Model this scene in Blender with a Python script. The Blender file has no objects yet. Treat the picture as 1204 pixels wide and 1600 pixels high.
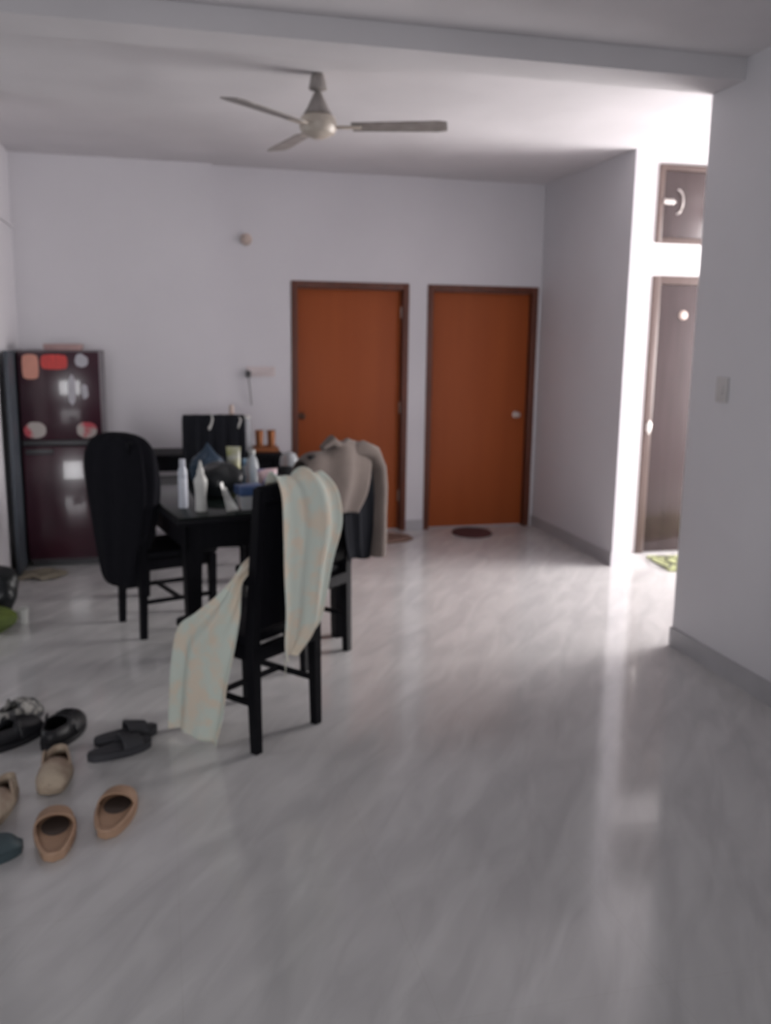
import bpy, bmesh, math, random
from mathutils import Vector, Matrix
random.seed(7)
S = bpy.context.scene
C = S.collection

# ------------------------------------------------------------------ camera
F_PX = 1409.5
PITCH, YAW, ROLL = 0.1884, 0.2422, 0.0134
fw = Vector((math.sin(YAW)*math.cos(PITCH), math.cos(YAW)*math.cos(PITCH), -math.sin(PITCH)))
ri = Vector((math.cos(YAW), -math.sin(YAW), 0)); up = ri.cross(fw)
r1 = math.cos(ROLL)*ri + math.sin(ROLL)*up
u1 = -math.sin(ROLL)*ri + math.cos(ROLL)*up
cam = bpy.data.cameras.new('camera'); co = bpy.data.objects.new('camera', cam); C.objects.link(co)
m = Matrix((r1, u1, -fw)).transposed().to_4x4(); m.translation = (0, 0, 1.6)
co.matrix_world = m
cam.sensor_fit = 'VERTICAL'; cam.sensor_height = 24; cam.lens = 24*F_PX/1600
cam.clip_start = 0.02
cam.dof.use_dof = True; cam.dof.focus_distance = 1.0; cam.dof.aperture_fstop = 3.8
S.camera = co

# ------------------------------------------------------------------ light
w = bpy.data.worlds.new('world'); S.world = w; w.use_nodes = True
w.node_tree.nodes['Background'].inputs[0].default_value = (0.80, 0.88, 1.0, 1)
w.node_tree.nodes['Background'].inputs[1].default_value = 0.3
S.view_settings.view_transform = 'Standard'; S.view_settings.look = 'None'
S.view_settings.gamma = 1; S.view_settings.use_curve_mapping = False
S.view_settings.exposure = 0.0

def area(name, loc, d, sx, sy, power, col, spread=180):
    l = bpy.data.lights.new(name, 'AREA'); l.shape = 'RECTANGLE'; l.size = sx; l.size_y = sy
    l.energy = power; l.color = col; l.spread = math.radians(spread)
    o = bpy.data.objects.new(name, l); C.objects.link(o); o.location = loc
    o.rotation_euler = Vector(d).to_track_quat('-Z', 'Z').to_euler()
    return o
# daylight through the window at the end of the passage, the window behind the camera and the one on the left
area('passage_daylight', (5.88, 5.12, 1.60), (-1, 0, 0), 1.6, 2.0, 265, (1.0, 0.955, 0.94))
area('rear_daylight', (-0.6, -2.9, 1.45), (0.0, 1, -.08), 2.2, 1.4, 23, (0.98, 0.97, 1.0), 75)
area('left_daylight', (-3.42, 0.3, 1.35), (1, .15, -.12), 1.8, 1.5, 14, (0.97, 0.98, 1.0), 110)
area('dining_fill', (-3.42, 4.3, 1.5), (1, .1, .12), 1.4, 1.3, 13, (0.98, 0.98, 1.0), 130)  # added fill to lift the far ceiling and right wall

# ------------------------------------------------------------------ materials
def srgb(*c): return tuple(((x/255)/12.92 if x/255 <= .04045 else ((x/255+.055)/1.055)**2.4) for x in c)+(1,)
MATS = {}
def mat(name, col, rough=.6, metal=0, trans=0, col2=None, scale=8, stretch=(1, 1, 1), bump=0, spec=.5, coat=0, ior=1.45, sheen=0, contrast=(.35, .65), bscale=None, alpha=1):
    if name in MATS: return MATS[name]
    M = bpy.data.materials.new(name); M.use_nodes = True; nt = M.node_tree; b = nt.nodes['Principled BSDF']
    b.inputs['Base Color'].default_value = col; b.inputs['Roughness'].default_value = rough
    b.inputs['Metallic'].default_value = metal; b.inputs['Transmission Weight'].default_value = trans
    b.inputs['Specular IOR Level'].default_value = spec; b.inputs['Coat Weight'].default_value = coat
    b.inputs['IOR'].default_value = ior; b.inputs['Sheen Weight'].default_value = sheen
    tc = nt.nodes.new('ShaderNodeTexCoord'); mp = nt.nodes.new('ShaderNodeMapping'); mp.inputs['Scale'].default_value = stretch
    nt.links.new(tc.outputs['Object'], mp.inputs[0])
    nz = nt.nodes.new('ShaderNodeTexNoise'); nz.inputs['Scale'].default_value = scale; nz.inputs['Detail'].default_value = 5
    nt.links.new(mp.outputs[0], nz.inputs[0])
    if col2 is None: col2 = tuple(x*.9 for x in col[:3])+(1,)
    cr = nt.nodes.new('ShaderNodeValToRGB'); cr.color_ramp.elements[0].position = contrast[0]; cr.color_ramp.elements[1].position = contrast[1]
    cr.color_ramp.elements[0].color = col; cr.color_ramp.elements[1].color = col2
    nt.links.new(nz.outputs[0], cr.inputs[0]); nt.links.new(cr.outputs[0], b.inputs['Base Color'])
    if bump:
        bp = nt.nodes.new('ShaderNodeBump'); bp.inputs['Strength'].default_value = bump; bp.inputs['Distance'].default_value = .01
        if bscale:
            n2 = nt.nodes.new('ShaderNodeTexNoise'); n2.inputs['Scale'].default_value = bscale; nt.links.new(tc.outputs['Object'], n2.inputs[0])
            nt.links.new(n2.outputs[0], bp.inputs['Height'])
        else: nt.links.new(nz.outputs[0], bp.inputs['Height'])
        nt.links.new(bp.outputs[0], b.inputs['Normal'])
    MATS[name] = M; return M

WALL = mat('lilac_white_paint', (.66, .645, .675, 1), .55, col2=(.63, .615, .645, 1), scale=1.5, bump=.05, bscale=60)
DIMWALL = mat('unseen_wall_dark', (.22, .22, .24, 1), .7, scale=2)  # for unseen walls, made dark to cut bounce onto the near ceiling
CEIL = mat('ceiling_paint', (.68, .66, .68, 1), .8, scale=1.5)
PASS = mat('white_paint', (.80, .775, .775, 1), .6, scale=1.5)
SKIRT = mat('grey_skirting_tile', (.43, .42, .44, 1), .35, scale=5)
DOOR = mat('reddish_brown_door_veneer', (.36, .090, .026, 1), .5, spec=.25, col2=(.30, .070, .020, 1), scale=1.6, stretch=(4, 4, .35), contrast=(.2, .8), bump=.02)
FRAME = mat('dark_brown_door_frame', (.125, .035, .018, 1), .45, col2=(.09, .026, .014, 1), scale=5, stretch=(4, 4, .6))
DARKDOOR = mat('glossy_dark_brown_door', (.050, .034, .034, 1), .2, col2=(.04, .027, .027, 1), scale=3, stretch=(5, 5, .5), coat=.15)
DARKFRAME = mat('brown_grey_frame', (.10, .07, .062, 1), .35, scale=5, stretch=(4, 4, .6))
BRASS = mat('brushed_steel', (.62, .58, .55, 1), .3, metal=1, scale=30)
BRONZE = mat('dull_bronze', (.10, .05, .035, 1), .4, metal=.7, scale=30)
BLACKWOOD = mat('black_stained_wood', (.004, .004, .006, 1), .45, spec=.10, col2=(.006, .006, .008, 1), scale=6, stretch=(8, 8, 1))
BLACKPAD = mat('black_leatherette', (.004, .004, .006, 1), .55, spec=.10, scale=20, bump=.1)
GLASSTOP = mat('black_glass', (.010, .015, .013, 1), .12, scale=4, spec=.25)
BLACKCLOTH = mat('black_cloth', (.009, .009, .012, 1), .95, scale=20, sheen=.0, spec=.1)
BLACKCLOTH2 = mat('charcoal_cloth', (.013, .014, .018, 1), .95, scale=20, spec=.1)
TAUPE = mat('taupe_cloth', (.18, .147, .132, 1), .95, col2=(.145, .118, .107, 1), scale=7, bump=.25, bscale=220, sheen=.1, spec=.1)
GREEN = mat('pale_green_floral_cloth', (.60, .655, .59, 1), .9, col2=(.69, .61, .50, 1), scale=13, contrast=(.44, .60), bump=.12, bscale=200, spec=.15)
CLEAR = mat('clear_plastic', (.66, .69, .72, 1), .12, trans=.6, ior=1.25, scale=4)
WHITEPL = mat('white_plastic', (.52, .52, .50, 1), .35, scale=4)
PALEPL = mat('pale_bluish_plastic', (.52, .54, .60, 1), .3, scale=12, col2=(.42, .44, .50, 1))
BLUEPL = mat('blue_plastic', (.035, .075, .19, 1), .4, scale=5)
BAGBLACK = mat('black_polythene', (.010, .012, .014, 1), .35, scale=9, bump=.4)
BAGBLUE = mat('dull_blue_polythene', (.03, .055, .09, 1), .4, scale=9, bump=.4)
YELLOW = mat('yellow_green_packet', (.42, .42, .20, 1), .5, col2=(.62, .62, .55, 1), scale=14, contrast=(.45, .6))
PACK = mat('printed_packet', (.10, .13, .30, 1), .45, col2=(.55, .40, .42, 1), scale=16, contrast=(.45, .56))
BLUEPACK = mat('blue_white_packet', (.10, .18, .26, 1), .45, col2=(.48, .52, .54, 1), scale=18, contrast=(.48, .58))
COPPER = mat('copper_brown_glass', (.42, .17, .075, 1), .22, metal=.55, scale=10)
TRAY = mat('orange_brown_wood', (.30, .10, .035, 1), .45, scale=8, stretch=(1, 6, 1))
FRIDGE = mat('maroon_glass_door', (.050, .014, .024, 1), .24, col2=(.034, .012, .020, 1), scale=2, coat=.4)
FRIDGESIDE = mat('grey_fridge_side', (.10, .09, .10, 1), .4, scale=10)
GREYPL = mat('dark_grey_plastic', (.05, .05, .055, 1), .45, scale=10)
SLATE = mat('slate_grey_laminate', (.055, .065, .080, 1), .5, scale=3)
STK1 = mat('peach_sticker', (.62, .27, .20, 1), .5, scale=12)
STK2 = mat('red_sticker', (.62, .045, .035, 1), .5, col2=(.42, .03, .03, 1), scale=14, stretch=(6, 1, 1))
STK3 = mat('pale_sticker_and_reflection', (.42, .41, .45, 1), .5, scale=12)  # sticker tone, also used for the painted door reflections
STK4 = mat('cream_red_sticker', (.40, .36, .34, 1), .5, col2=(.42, .04, .06, 1), scale=5, contrast=(.47, .53))
PINK = mat('pinkish_box_card', (.45, .30, .29, 1), .7, scale=9)
CREAM = mat('cream_plastic', (.62, .50, .44, 1), .45, scale=6)
SWITCH = mat('off_white_switch_plate', (.68, .60, .60, 1), .4, scale=6)
SWITCH2 = mat('aged_switch_plate', (.58, .555, .555, 1), .45, scale=6)
FANW = mat('grey_white_enamel', (.30, .275, .265, 1), .5, scale=14, col2=(.22, .20, .19, 1))
FANC = mat('cream_fan_motor', (.52, .46, .40, 1), .4, scale=8)
TAN = mat('tan_rubber', (.43, .275, .185, 1), .6, scale=10, col2=(.37, .23, .15, 1))
TOESHADE = mat('dark_toe_shade', (.085, .062, .052, 1), .7, scale=14)
DGREY = mat('dark_grey_rubber', (.045, .045, .052, 1), .6, scale=10)
BLKSH = mat('black_shoe_upper', (.012, .012, .015, 1), .5, scale=10)
BEIGE = mat('beige_shoe_leather', (.54, .45, .34, 1), .6, scale=12, col2=(.34, .25, .19, 1))
BROWNIN = mat('dark_brown_lining', (.05, .032, .03, 1), .8, scale=12)
PATTERN = mat('mottled_white_grey_upper', (.34, .33, .31, 1), .7, scale=22, col2=(.06, .06, .065, 1), contrast=(.45, .56))
TEAL = mat('dark_teal_rubber', (.05, .075, .085, 1), .6, scale=9)
LEAF = mat('olive_green_cloth', (.12, .16, .03, 1), .8, scale=14, col2=(.06, .085, .02, 1))
REDMAT = mat('maroon_bristle_mat', (.085, .028, .028, 1), .95, scale=50, bump=.6)
BROWNMAT = mat('brown_bristle_mat', (.22, .14, .11, 1), .95, scale=50, bump=.6)
GREENMAT = mat('green_patterned_mat', (.40, .43, .22, 1), .9, scale=18, col2=(.09, .09, .05, 1), contrast=(.5, .58))
RAG = mat('beige_rag', (.25, .22, .17, 1), .95, scale=12, bump=.3)
CORD = mat('grey_cord', (.10, .10, .11, 1), .5)
HALFDAY = mat('window_frame_paint', (.55, .55, .55, 1), .5)

# floor: polished white marble-look tiles with diagonal streaks
FL = bpy.data.materials.new('polished_marble_tile'); FL.use_nodes = True
nt = FL.node_tree; b = nt.nodes['Principled BSDF']; L = nt.links.new
tc = nt.nodes.new('ShaderNodeTexCoord'); mp = nt.nodes.new('ShaderNodeMapping')
mp.vector_type = 'TEXTURE'; mp.inputs['Rotation'].default_value = (0, 0, math.radians(57)); mp.inputs['Scale'].default_value = (1.1, .27, 1)
L(tc.outputs['Object'], mp.inputs[0])
n1 = nt.nodes.new('ShaderNodeTexNoise'); n1.inputs['Scale'].default_value = 2.6; n1.inputs['Detail'].default_value = 3; n1.inputs['Distortion'].default_value = .6
L(mp.outputs[0], n1.inputs[0])
cr = nt.nodes.new('ShaderNodeValToRGB'); cr.color_ramp.elements[0].position = .35; cr.color_ramp.elements[1].position = .68
cr.color_ramp.elements[0].color = (.52, .51, .51, 1); cr.color_ramp.elements[1].color = (.63, .62, .615, 1)
L(n1.outputs[0], cr.inputs[0])
bk = nt.nodes.new('ShaderNodeTexBrick'); bk.offset = 0; bk.squash = 1
bk.inputs['Scale'].default_value = 1; bk.inputs['Brick Width'].default_value = .6; bk.inputs['Row Height'].default_value = .6
bk.inputs['Mortar Size'].default_value = .0012; bk.inputs['Mortar Smooth'].default_value = .2
bk.inputs['Color1'].default_value = (1, 1, 1, 1); bk.inputs['Color2'].default_value = (.985, .985, .985, 1); bk.inputs['Mortar'].default_value = (.93, .92, .91, 1)
L(tc.outputs['Object'], bk.inputs[0])
mx = nt.nodes.new('ShaderNodeMix'); mx.data_type = 'RGBA'; mx.blend_type = 'MULTIPLY'; mx.inputs[0].default_value = 1
L(cr.outputs[0], mx.inputs[6]); L(bk.outputs[0], mx.inputs[7]); L(mx.outputs[2], b.inputs['Base Color'])
b.inputs['Roughness'].default_value = .12; b.inputs['Specular IOR Level'].default_value = .5
n3 = nt.nodes.new('ShaderNodeTexNoise'); n3.inputs['Scale'].default_value = 2.5; L(tc.outputs['Object'], n3.inputs[0])
bp = nt.nodes.new('ShaderNodeBump'); bp.inputs['Strength'].default_value = .05; bp.inputs['Distance'].default_value = .02
L(n3.outputs[0], bp.inputs['Height']); L(bp.outputs[0], b.inputs['Normal'])

# ------------------------------------------------------------------ helpers
def finish(bm, name, material, parent=None, loc=(0, 0, 0), rot=(0, 0, 0), smooth=True):
    bmesh.ops.recalc_face_normals(bm, faces=bm.faces)
    me = bpy.data.meshes.new(name); bm.to_mesh(me); bm.free()
    me.materials.append(material)
    if smooth:
        for p in me.polygons: p.use_smooth = True
        me.set_sharp_from_angle(angle=math.radians(35))
    o = bpy.data.objects.new(name, me); C.objects.link(o)
    o.location = loc; o.rotation_euler = rot; o.parent = parent
    return o
def box(bm, x0, x1, y0, y1, z0, z1, bev=0, seg=2):
    r = bmesh.ops.create_cube(bm, size=1)
    vs = r['verts']
    for v in vs:
        v.co = Vector(((x0+x1)/2+v.co.x*(x1-x0), (y0+y1)/2+v.co.y*(y1-y0), (z0+z1)/2+v.co.z*(z1-z0)))
    if bev:
        es = list({e for v in vs for e in v.link_edges})
        r2 = bmesh.ops.bevel(bm, geom=es, offset=bev, segments=seg, affect='EDGES', profile=.5)
    return bm
def B(name, mt, dims, parent=None, bev=0, **k):
    bm = bmesh.new(); box(bm, *dims, bev=bev); return finish(bm, name, mt, parent, **k)
def bar(bm, a, b_, ra, rb=None, sides=4, twist=math.pi/4):
    """tapered straight bar between two points (square when sides=4)"""
    rb = rb or ra; a = Vector(a); b_ = Vector(b_); d = (b_-a).normalized()
    x = Vector((1, 0, 0)) if abs(d.x) < .9 else Vector((0, 1, 0))
    y = d.cross(x).normalized(); x = y.cross(d)
    rows = []
    for p, r in ((a, ra), (b_, rb)):
        rows.append([bm.verts.new(p+(x*math.cos(twist+2*math.pi*i/sides)+y*math.sin(twist+2*math.pi*i/sides))*r) for i in range(sides)])
    for i in range(sides): bm.faces.new((rows[0][i], rows[0][(i+1) % sides], rows[1][(i+1) % sides], rows[1][i]))
    bm.faces.new(rows[0][::-1]); bm.faces.new(rows[1])
def tube(bm, pts, r, sides=8):
    pts = [Vector(p) for p in pts]; rows = []
    for i, p in enumerate(pts):
        d = (pts[min(i+1, len(pts)-1)]-pts[max(i-1, 0)]).normalized()
        x = Vector((0, 0, 1)) if abs(d.z) < .9 else Vector((1, 0, 0))
        y = d.cross(x).normalized(); x = y.cross(d)
        rr = r[i] if isinstance(r, (list, tuple)) else r
        rows.append([bm.verts.new(p+(x*math.cos(2*math.pi*k/sides)+y*math.sin(2*math.pi*k/sides))*rr) for k in range(sides)])
    for a, b_ in zip(rows, rows[1:]):
        for k in range(sides): bm.faces.new((a[k], a[(k+1) % sides], b_[(k+1) % sides], b_[k]))
    bm.faces.new(rows[0][::-1]); bm.faces.new(rows[-1])
def lathe(bm, prof, n=24, cx=0, cy=0, sx=1, sy=1):
    rows = []
    for r, z in prof:
        if r < 1e-5: rows.append([bm.verts.new((cx, cy, z))])
        else: rows.append([bm.verts.new((cx+r*sx*math.cos(2*math.pi*k/n), cy+r*sy*math.sin(2*math.pi*k/n), z)) for k in range(n)])
    for a, b_ in zip(rows, rows[1:]):
        for k in range(n):
            k2 = (k+1) % n
            if len(a) == 1 and len(b_) == 1: continue
            if len(a) == 1: bm.faces.new((a[0], b_[k2], b_[k]))
            elif len(b_) == 1: bm.faces.new((a[k], a[k2], b_[0]))
            else: bm.faces.new((a[k], a[k2], b_[k2], b_[k]))
def LA(name, mt, prof, parent=None, **k):
    kw = {q: k.pop(q) for q in ('n', 'cx', 'cy', 'sx', 'sy') if q in k}
    bm = bmesh.new(); lathe(bm, prof, **kw); return finish(bm, name, mt, parent, **k)
def thing(name, label, cat, loc, rz=0, group=None):
    o = bpy.data.objects.new(name, None); C.objects.link(o); o.empty_display_size = .1
    o.location = loc; o.rotation_euler = (0, 0, rz); o['label'] = label; o['category'] = cat
    if group: o['group'] = group
    return o
def tag(o, label, cat, group=None):
    o['label'] = label; o['category'] = cat
    if group: o['group'] = group
    return o
def struct(name, mt, dims, label=None, **k):
    o = B(name, mt, dims, **k); o['kind'] = 'structure'
    if label: o['label'] = label
    return o
def catmull(p0, p1, p2, p3, t):
    return .5*((2*p1)+(p2-p0)*t+(2*p0-5*p1+4*p2-p3)*t*t+(3*p1-p0-3*p2+p3)*t*t*t)
def cloth(name, mt, rows, parent, nu=28, sub=5, amp=.012, freq=3.0, ph=0., thick=.004, sag=0., edge=.01, ampf=None):
    """sheet lofted through rows of (left point, right point) with folds across its width"""
    rows = [(Vector(a), Vector(b_)) for a, b_ in rows]; n = len(rows); G = []
    for i in range(n-1):
        for s in range(sub + (1 if i == n-2 else 0)):
            t = s/sub
            idx = [max(0, i-1), i, min(n-1, i+1), min(n-1, i+2)]
            G.append((catmull(*[rows[j][0] for j in idx], t), catmull(*[rows[j][1] for j in idx], t), (i+t)/(n-1)))
    bm = bmesh.new(); V = []
    for j, (a, b_, v) in enumerate(G):
        jn = min(j+1, len(G)-1); jp = max(j-1, 0)
        dv = (G[jn][0]+G[jn][1]-G[jp][0]-G[jp][1]); du = (b_-a)
        nm = du.cross(dv); nm = nm.normalized() if nm.length > 1e-8 else Vector((0, -1, 0))
        A = amp if ampf is None else amp*ampf(v)
        row = []
        for k in range(nu+1):
            u = k/nu
            p = a.lerp(b_, u)
            f = math.sin(2*math.pi*freq*u+ph+1.3*math.sin(3*v+ph))+.5*math.sin(2*math.pi*freq*1.9*u+2*ph+4*v)
            p = p+nm*(A*f)+dv.normalized()*(edge*math.sin(5*u+9*v+ph))*(1 if j in (0, len(G)-1) else .3)
            p.z -= sag*4*u*(1-u)
            p.z = max(p.z, .004 - (parent.location.z if parent else 0))
            row.append(bm.verts.new(p))
        V.append(row)
    for a, b_ in zip(V, V[1:]):
        for k in range(nu): bm.faces.new((a[k], a[k+1], b_[k+1], b_[k]))
    o = finish(bm, name, mt, parent)
    for p in o.data.polygons: p.use_smooth = True
    md = o.modifiers.new('thickness', 'SOLIDIFY'); md.thickness = thick; md.offset = 0
    return o

# ------------------------------------------------------------------ setting
XW, YB, YB2 = 3.135, 7.31, 7.22
struct('floor', FL, (-3.7, 6.3, -3.3, 7.6, -.1, 0), 'polished white marble-look floor')
struct('ceiling', CEIL, (-3.7, 6.3, 4.15, 7.6, 2.88, 2.98), 'pale ceiling above the fan')
struct('ceiling', CEIL, (-3.7, 6.3, -3.3, 3.90, 2.88, 3.05), 'shaded ceiling nearer than the beam')
struct('trim_1', CEIL, (-3.7, 6.3, 3.90, 4.15, 2.785, 3.05), 'shaded ceiling beam spanning the room')
# back wall with two door openings (door units fill them)
DX = ((1.012, 1.98), (2.138, 3.11)); DZ = 2.052
bm = bmesh.new()
box(bm, .41, DX[0][0], YB, YB+.15, 0, 2.9); box(bm, DX[0][1], DX[1][0], YB, YB+.15, 0, 2.9); box(bm, DX[1][1], 3.27, YB, YB+.15, 0, 2.9)
box(bm, DX[0][0], DX[0][1], YB, YB+.15, DZ, 2.9); box(bm, DX[1][0], DX[1][1], YB, YB+.15, DZ, 2.9)
o = finish(bm, 'wall_back', WALL); o['kind'] = 'structure'; o['label'] = 'pale lilac back wall with the two brown doors'
struct('wall_back_left', WALL, (-1.2, .41, YB2, YB+.15, 0, 2.9), 'pale lilac wall standing proud behind the fridge')
struct('wall_left', WALL, (-1.17, -1.02, 5.4, YB2, 0, 2.9))
struct('wall_left_side', WALL, (-3.6, -1.02, 5.4, 5.55, 0, 2.9))
struct('wall_right_back', WALL, (XW, XW+.13, 5.812, YB+.1, 0, 2.9), 'grey lilac partition wall right of the doors')
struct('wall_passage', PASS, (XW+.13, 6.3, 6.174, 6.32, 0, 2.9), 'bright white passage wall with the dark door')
struct('wall_right_near', WALL, (2.624, 2.774, -3.2, 4.152, 0, 2.95), 'grey lilac wall at the right edge of the picture')
struct('wall_passage_near', WALL, (2.774, 6.3, 4.0, 4.152, 0, 2.9))
# unseen outer walls with window openings, the dining one added for its fill
def wall_window(name, axis, pos, a0, a1, w0, w1, z0, z1, zt=2.95):
    bm = bmesh.new()
    def bb(p0, p1, q0, q1):
        if axis == 'y': box(bm, p0, p1, pos-.12, pos, q0, q1)
        else: box(bm, pos, pos+.12, p0, p1, q0, q1)
    bb(a0, w0, 0, zt); bb(w1, a1, 0, zt); bb(w0, w1, 0, z0); bb(w0, w1, z1, zt)
    o = finish(bm, name, DIMWALL); o['kind'] = 'structure'
wall_window('wall_rear', 'y', -3.05, -3.6, 2.7, -1.7, .5, .65, 2.05)
wall_window('wall_left_near', 'x', -3.62, -3.2, 2.0, -.6, 1.2, .6, 2.1)
wall_window('wall_left_dining', 'x', -3.62, 2.0, 5.5, 3.6, 5.0, .85, 2.15)  # opening put in for the added dining fill
wall_window('wall_passage_end', 'x', 6.0, 4.1, 6.3, 4.35, 5.95, .6, 2.6)
for i, d in enumerate(((-1.7, .5, -3.13, -3.07, .65, 2.05),)):
    bm = bmesh.new(); x0, x1, y0, y1, z0, z1 = d
    box(bm, x0, x1, y0, y1, z0, z0+.05); box(bm, x0, x1, y0, y1, z1-.05, z1)
    for xx in (x0, (x0+x1)/2-.025, x1-.05): box(bm, xx, xx+.05, y0, y1, z0, z1)
    o = finish(bm, 'window_1', HALFDAY); o['kind'] = 'structure'
struct('wall_divider', DIMWALL, (-3.6, -1.25, 1.95, 2.1, 0, 2.9))
struct('trim_2', WALL, (-1.02, -1.005, 5.6, 7.22, 2.36, 2.385))
# skirting
struct('baseboard_back', SKIRT, (DX[0][1], DX[1][0], YB-.008, YB, 0, .09))
struct('baseboard_back_left', SKIRT, (-1.02, .41, YB2-.008, YB2, 0, .09))
struct('baseboard_right_back', SKIRT, (XW-.008, XW, 5.812, YB, 0, .10))
struct('baseboard_right_near', SKIRT, (2.612, 2.624, -3.05, 4.158, 0, .105))

# doors 1 and 2
def room_door(n, x0, x1, knob_x, label):
    root = thing('door_%d' % n, label, 'door', ((x0+x1)/2, YB, 0)); root['kind'] = 'structure'; del root['category']
    hw = (x1-x0)/2
    bm = bmesh.new(); t = .05
    box(bm, -hw, -hw+t, -.012, .13, 0, DZ, bev=.004); box(bm, hw-t, hw, -.012, .13, 0, DZ, bev=.004); box(bm, -hw+t, hw-t, -.012, .13, DZ-t, DZ, bev=.004)
    finish(bm, 'door_frame', FRAME, root)
    B('door_leaf', DOOR, (-hw+t+.003, hw-t-.003, .055, .095, .008, DZ-t-.003), root, bev=.003)
    kx = knob_x-(x0+x1)/2
    bm = bmesh.new()
    lathe(bm, [(0, 0), (.028, 0), (.028, .006), (.010, .010), (.010, .03), (.022, .036), (.027, .05), (.020, .062), (0, .065)], n=18)
    finish(bm, 'door_knob', BRASS if n == 2 else BRONZE, root, loc=(kx, .055, .98), rot=(math.pi/2, 0, 0))
    for hz in (.25, 1.0, 1.78):
        bm = bmesh.new(); s = -1 if kx > 0 else 1
        bar(bm, (s*(hw-t), .05, hz), (s*(hw-t), .05, hz+.09), .007, sides=8)
        finish(bm, 'hinge', BRASS, root)
room_door(1, *DX[0], 1.10, 'reddish-brown flush door on the left, knob at its left side, half hidden by draped chairs')
room_door(2, *DX[1], 2.97, 'reddish-brown flush door on the right, knob at its right side, by the wall corner')
# dark door in the passage and loft hatch
r = thing('door_3', 'glossy dark brown door in the bright passage', 'door', (3.52, 6.174, 0)); r['kind'] = 'structure'; del r['category']
bm = bmesh.new(); box(bm, 0, .06, -.03, .02, 0, 2.09, bev=.005); box(bm, .90, .96, -.03, .02, 0, 2.09, bev=.005); box(bm, .06, .90, -.03, .02, 2.03, 2.09, bev=.005)
finish(bm, 'door_frame', DARKFRAME, r)
B('door_leaf', DARKDOOR, (.062, .898, -.018, .015, .01, 2.028), r, bev=.004)
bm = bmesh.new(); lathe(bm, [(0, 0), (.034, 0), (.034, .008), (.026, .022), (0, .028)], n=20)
o = finish(bm, 'door_cap', CREAM, r, loc=(.262, -.018, 1.81), rot=(math.pi/2, 0, 0)); o['label'] = 'small round cream disc standing for a reflection on the dark door'  # lamp reflection on the glossy leaf, modelled as a cream disc
bm = bmesh.new(); bar(bm, (.03, -.04, .93), (.03, -.04, 1.03), .008, sides=8); box(bm, .012, .05, -.045, -.028, .95, 1.01, bev=.002)
finish(bm, 'latch', BRASS, r)
r = thing('loft_hatch', 'dark brown loft cupboard hatch above the passage door', 'cupboard', (3.516, 6.174, 2.32))
bm = bmesh.new(); W_, H_ = .96, .545
box(bm, 0, .04, -.03, .0, 0, H_, bev=.004); box(bm, W_-.04, W_, -.03, .0, 0, H_, bev=.004); box(bm, .04, W_-.04, -.03, .0, H_-.04, H_, bev=.004); box(bm, .04, W_-.04, -.03, .0, 0, .04, bev=.004)
finish(bm, 'frame', DARKFRAME, r)
for k in range(2):
    B('hatch_door', DARKDOOR, (.042+k*.44, .478+k*.44, -.02, -.002, .042, H_-.042), r, bev=.004)
bm = bmesh.new(); box(bm, .035, .12, -.036, -.021, .275, .30, bev=.003); bar(bm, (.05, -.036, .288), (.13, -.036, .288), .007, sides=8)
for k in range(3): box(bm, .04+k*.028, .052+k*.028, -.043, -.02, .268, .308, bev=.002)
o = finish(bm, 'latch', BRASS, r); o['label'] = 'steel bolt latch'
bm = bmesh.new(); tube(bm, [(.15+.035*math.sin(a), -.022-.024*math.sin(a), .29+.085*math.cos(a)) for a in [math.pi*i/12 for i in range(13)]], .006)
o = finish(bm, 'handle', BRASS, r); o['label'] = 'curved pull handle'

# ------------------------------------------------------------------ chair
def chair(name, label, loc, deg, group):
    root = thing(name, label, 'chair', loc, math.radians(deg), group)
    w2 = .18
    for s in (-1, 1):
        bm = bmesh.new(); bar(bm, (s*w2, 0, 0), (s*w2, .012, .45), .024, .030); bar(bm, (s*w2, .012, .45), (s*w2, -.035, 1.055), .030, .024)
        finish(bm, 'rear_leg', BLACKWOOD, root)
        bm = bmesh.new(); bar(bm, (s*w2, .40, 0), (s*w2, .40, .43), .022, .029)
        finish(bm, 'front_leg', BLACKWOOD, root)
    bm = bmesh.new()
    box(bm, -w2, w2, -.012, .02, .375, .43); box(bm, -w2, w2, .385, .415, .375, .43)
    box(bm, -w2-.012, -w2+.012, .0, .41, .375, .43); box(bm, w2-.012, w2+.012, .0, .41, .375, .43)
    finish(bm, 'seat_frame', BLACKWOOD, root)
    B('seat', BLACKPAD, (-w2-.022, w2+.022, .022, .432, .432, .478), root, bev=.018)
    bm = bmesh.new(); box(bm, -w2-.012, w2+.012, -.018, .018, -.035, .035, bev=.012)
    finish(bm, 'top_rail', BLACKWOOD, root, loc=(0, -.034, 1.03))
    bm = bmesh.new(); box(bm, -w2+.018, w2-.018, -.012, .018, -.26, .24, bev=.012)
    o = finish(bm, 'backrest', BLACKPAD, root, loc=(0, -.012, .755), rot=(math.radians(4.4), 0, 0))
    for s in (-1, 1):
        bm = bmesh.new(); bar(bm, (s*w2, .02, .20), (s*w2, .39, .20), .014); finish(bm, 'stretcher', BLACKWOOD, root)
    bm = bmesh.new(); bar(bm, (-w2, .21, .20), (w2, .21, .20), .013); finish(bm, 'stretcher', BLACKWOOD, root)
    return root
G = 'black dining chairs around the dining table'
ca = chair('dining_chair', 'black dining chair nearest the camera under the pale green floral cloth', (.45, 3.44, 0), 40.3, G)
cb = chair('dining_chair', 'black dining chair under the taupe jacket, in front of the left brown door', (.765, 4.30, 0), 43.8, G)
cl = chair('dining_chair', 'black dining chair wrapped in a long black cloth, beside the fridge', (-.202, 4.99, 0), -70, G)
cd = chair('dining_chair', 'black dining chair under a charcoal cloth at the far end of the table', (.335, 6.33, 0), 180, G)

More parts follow.
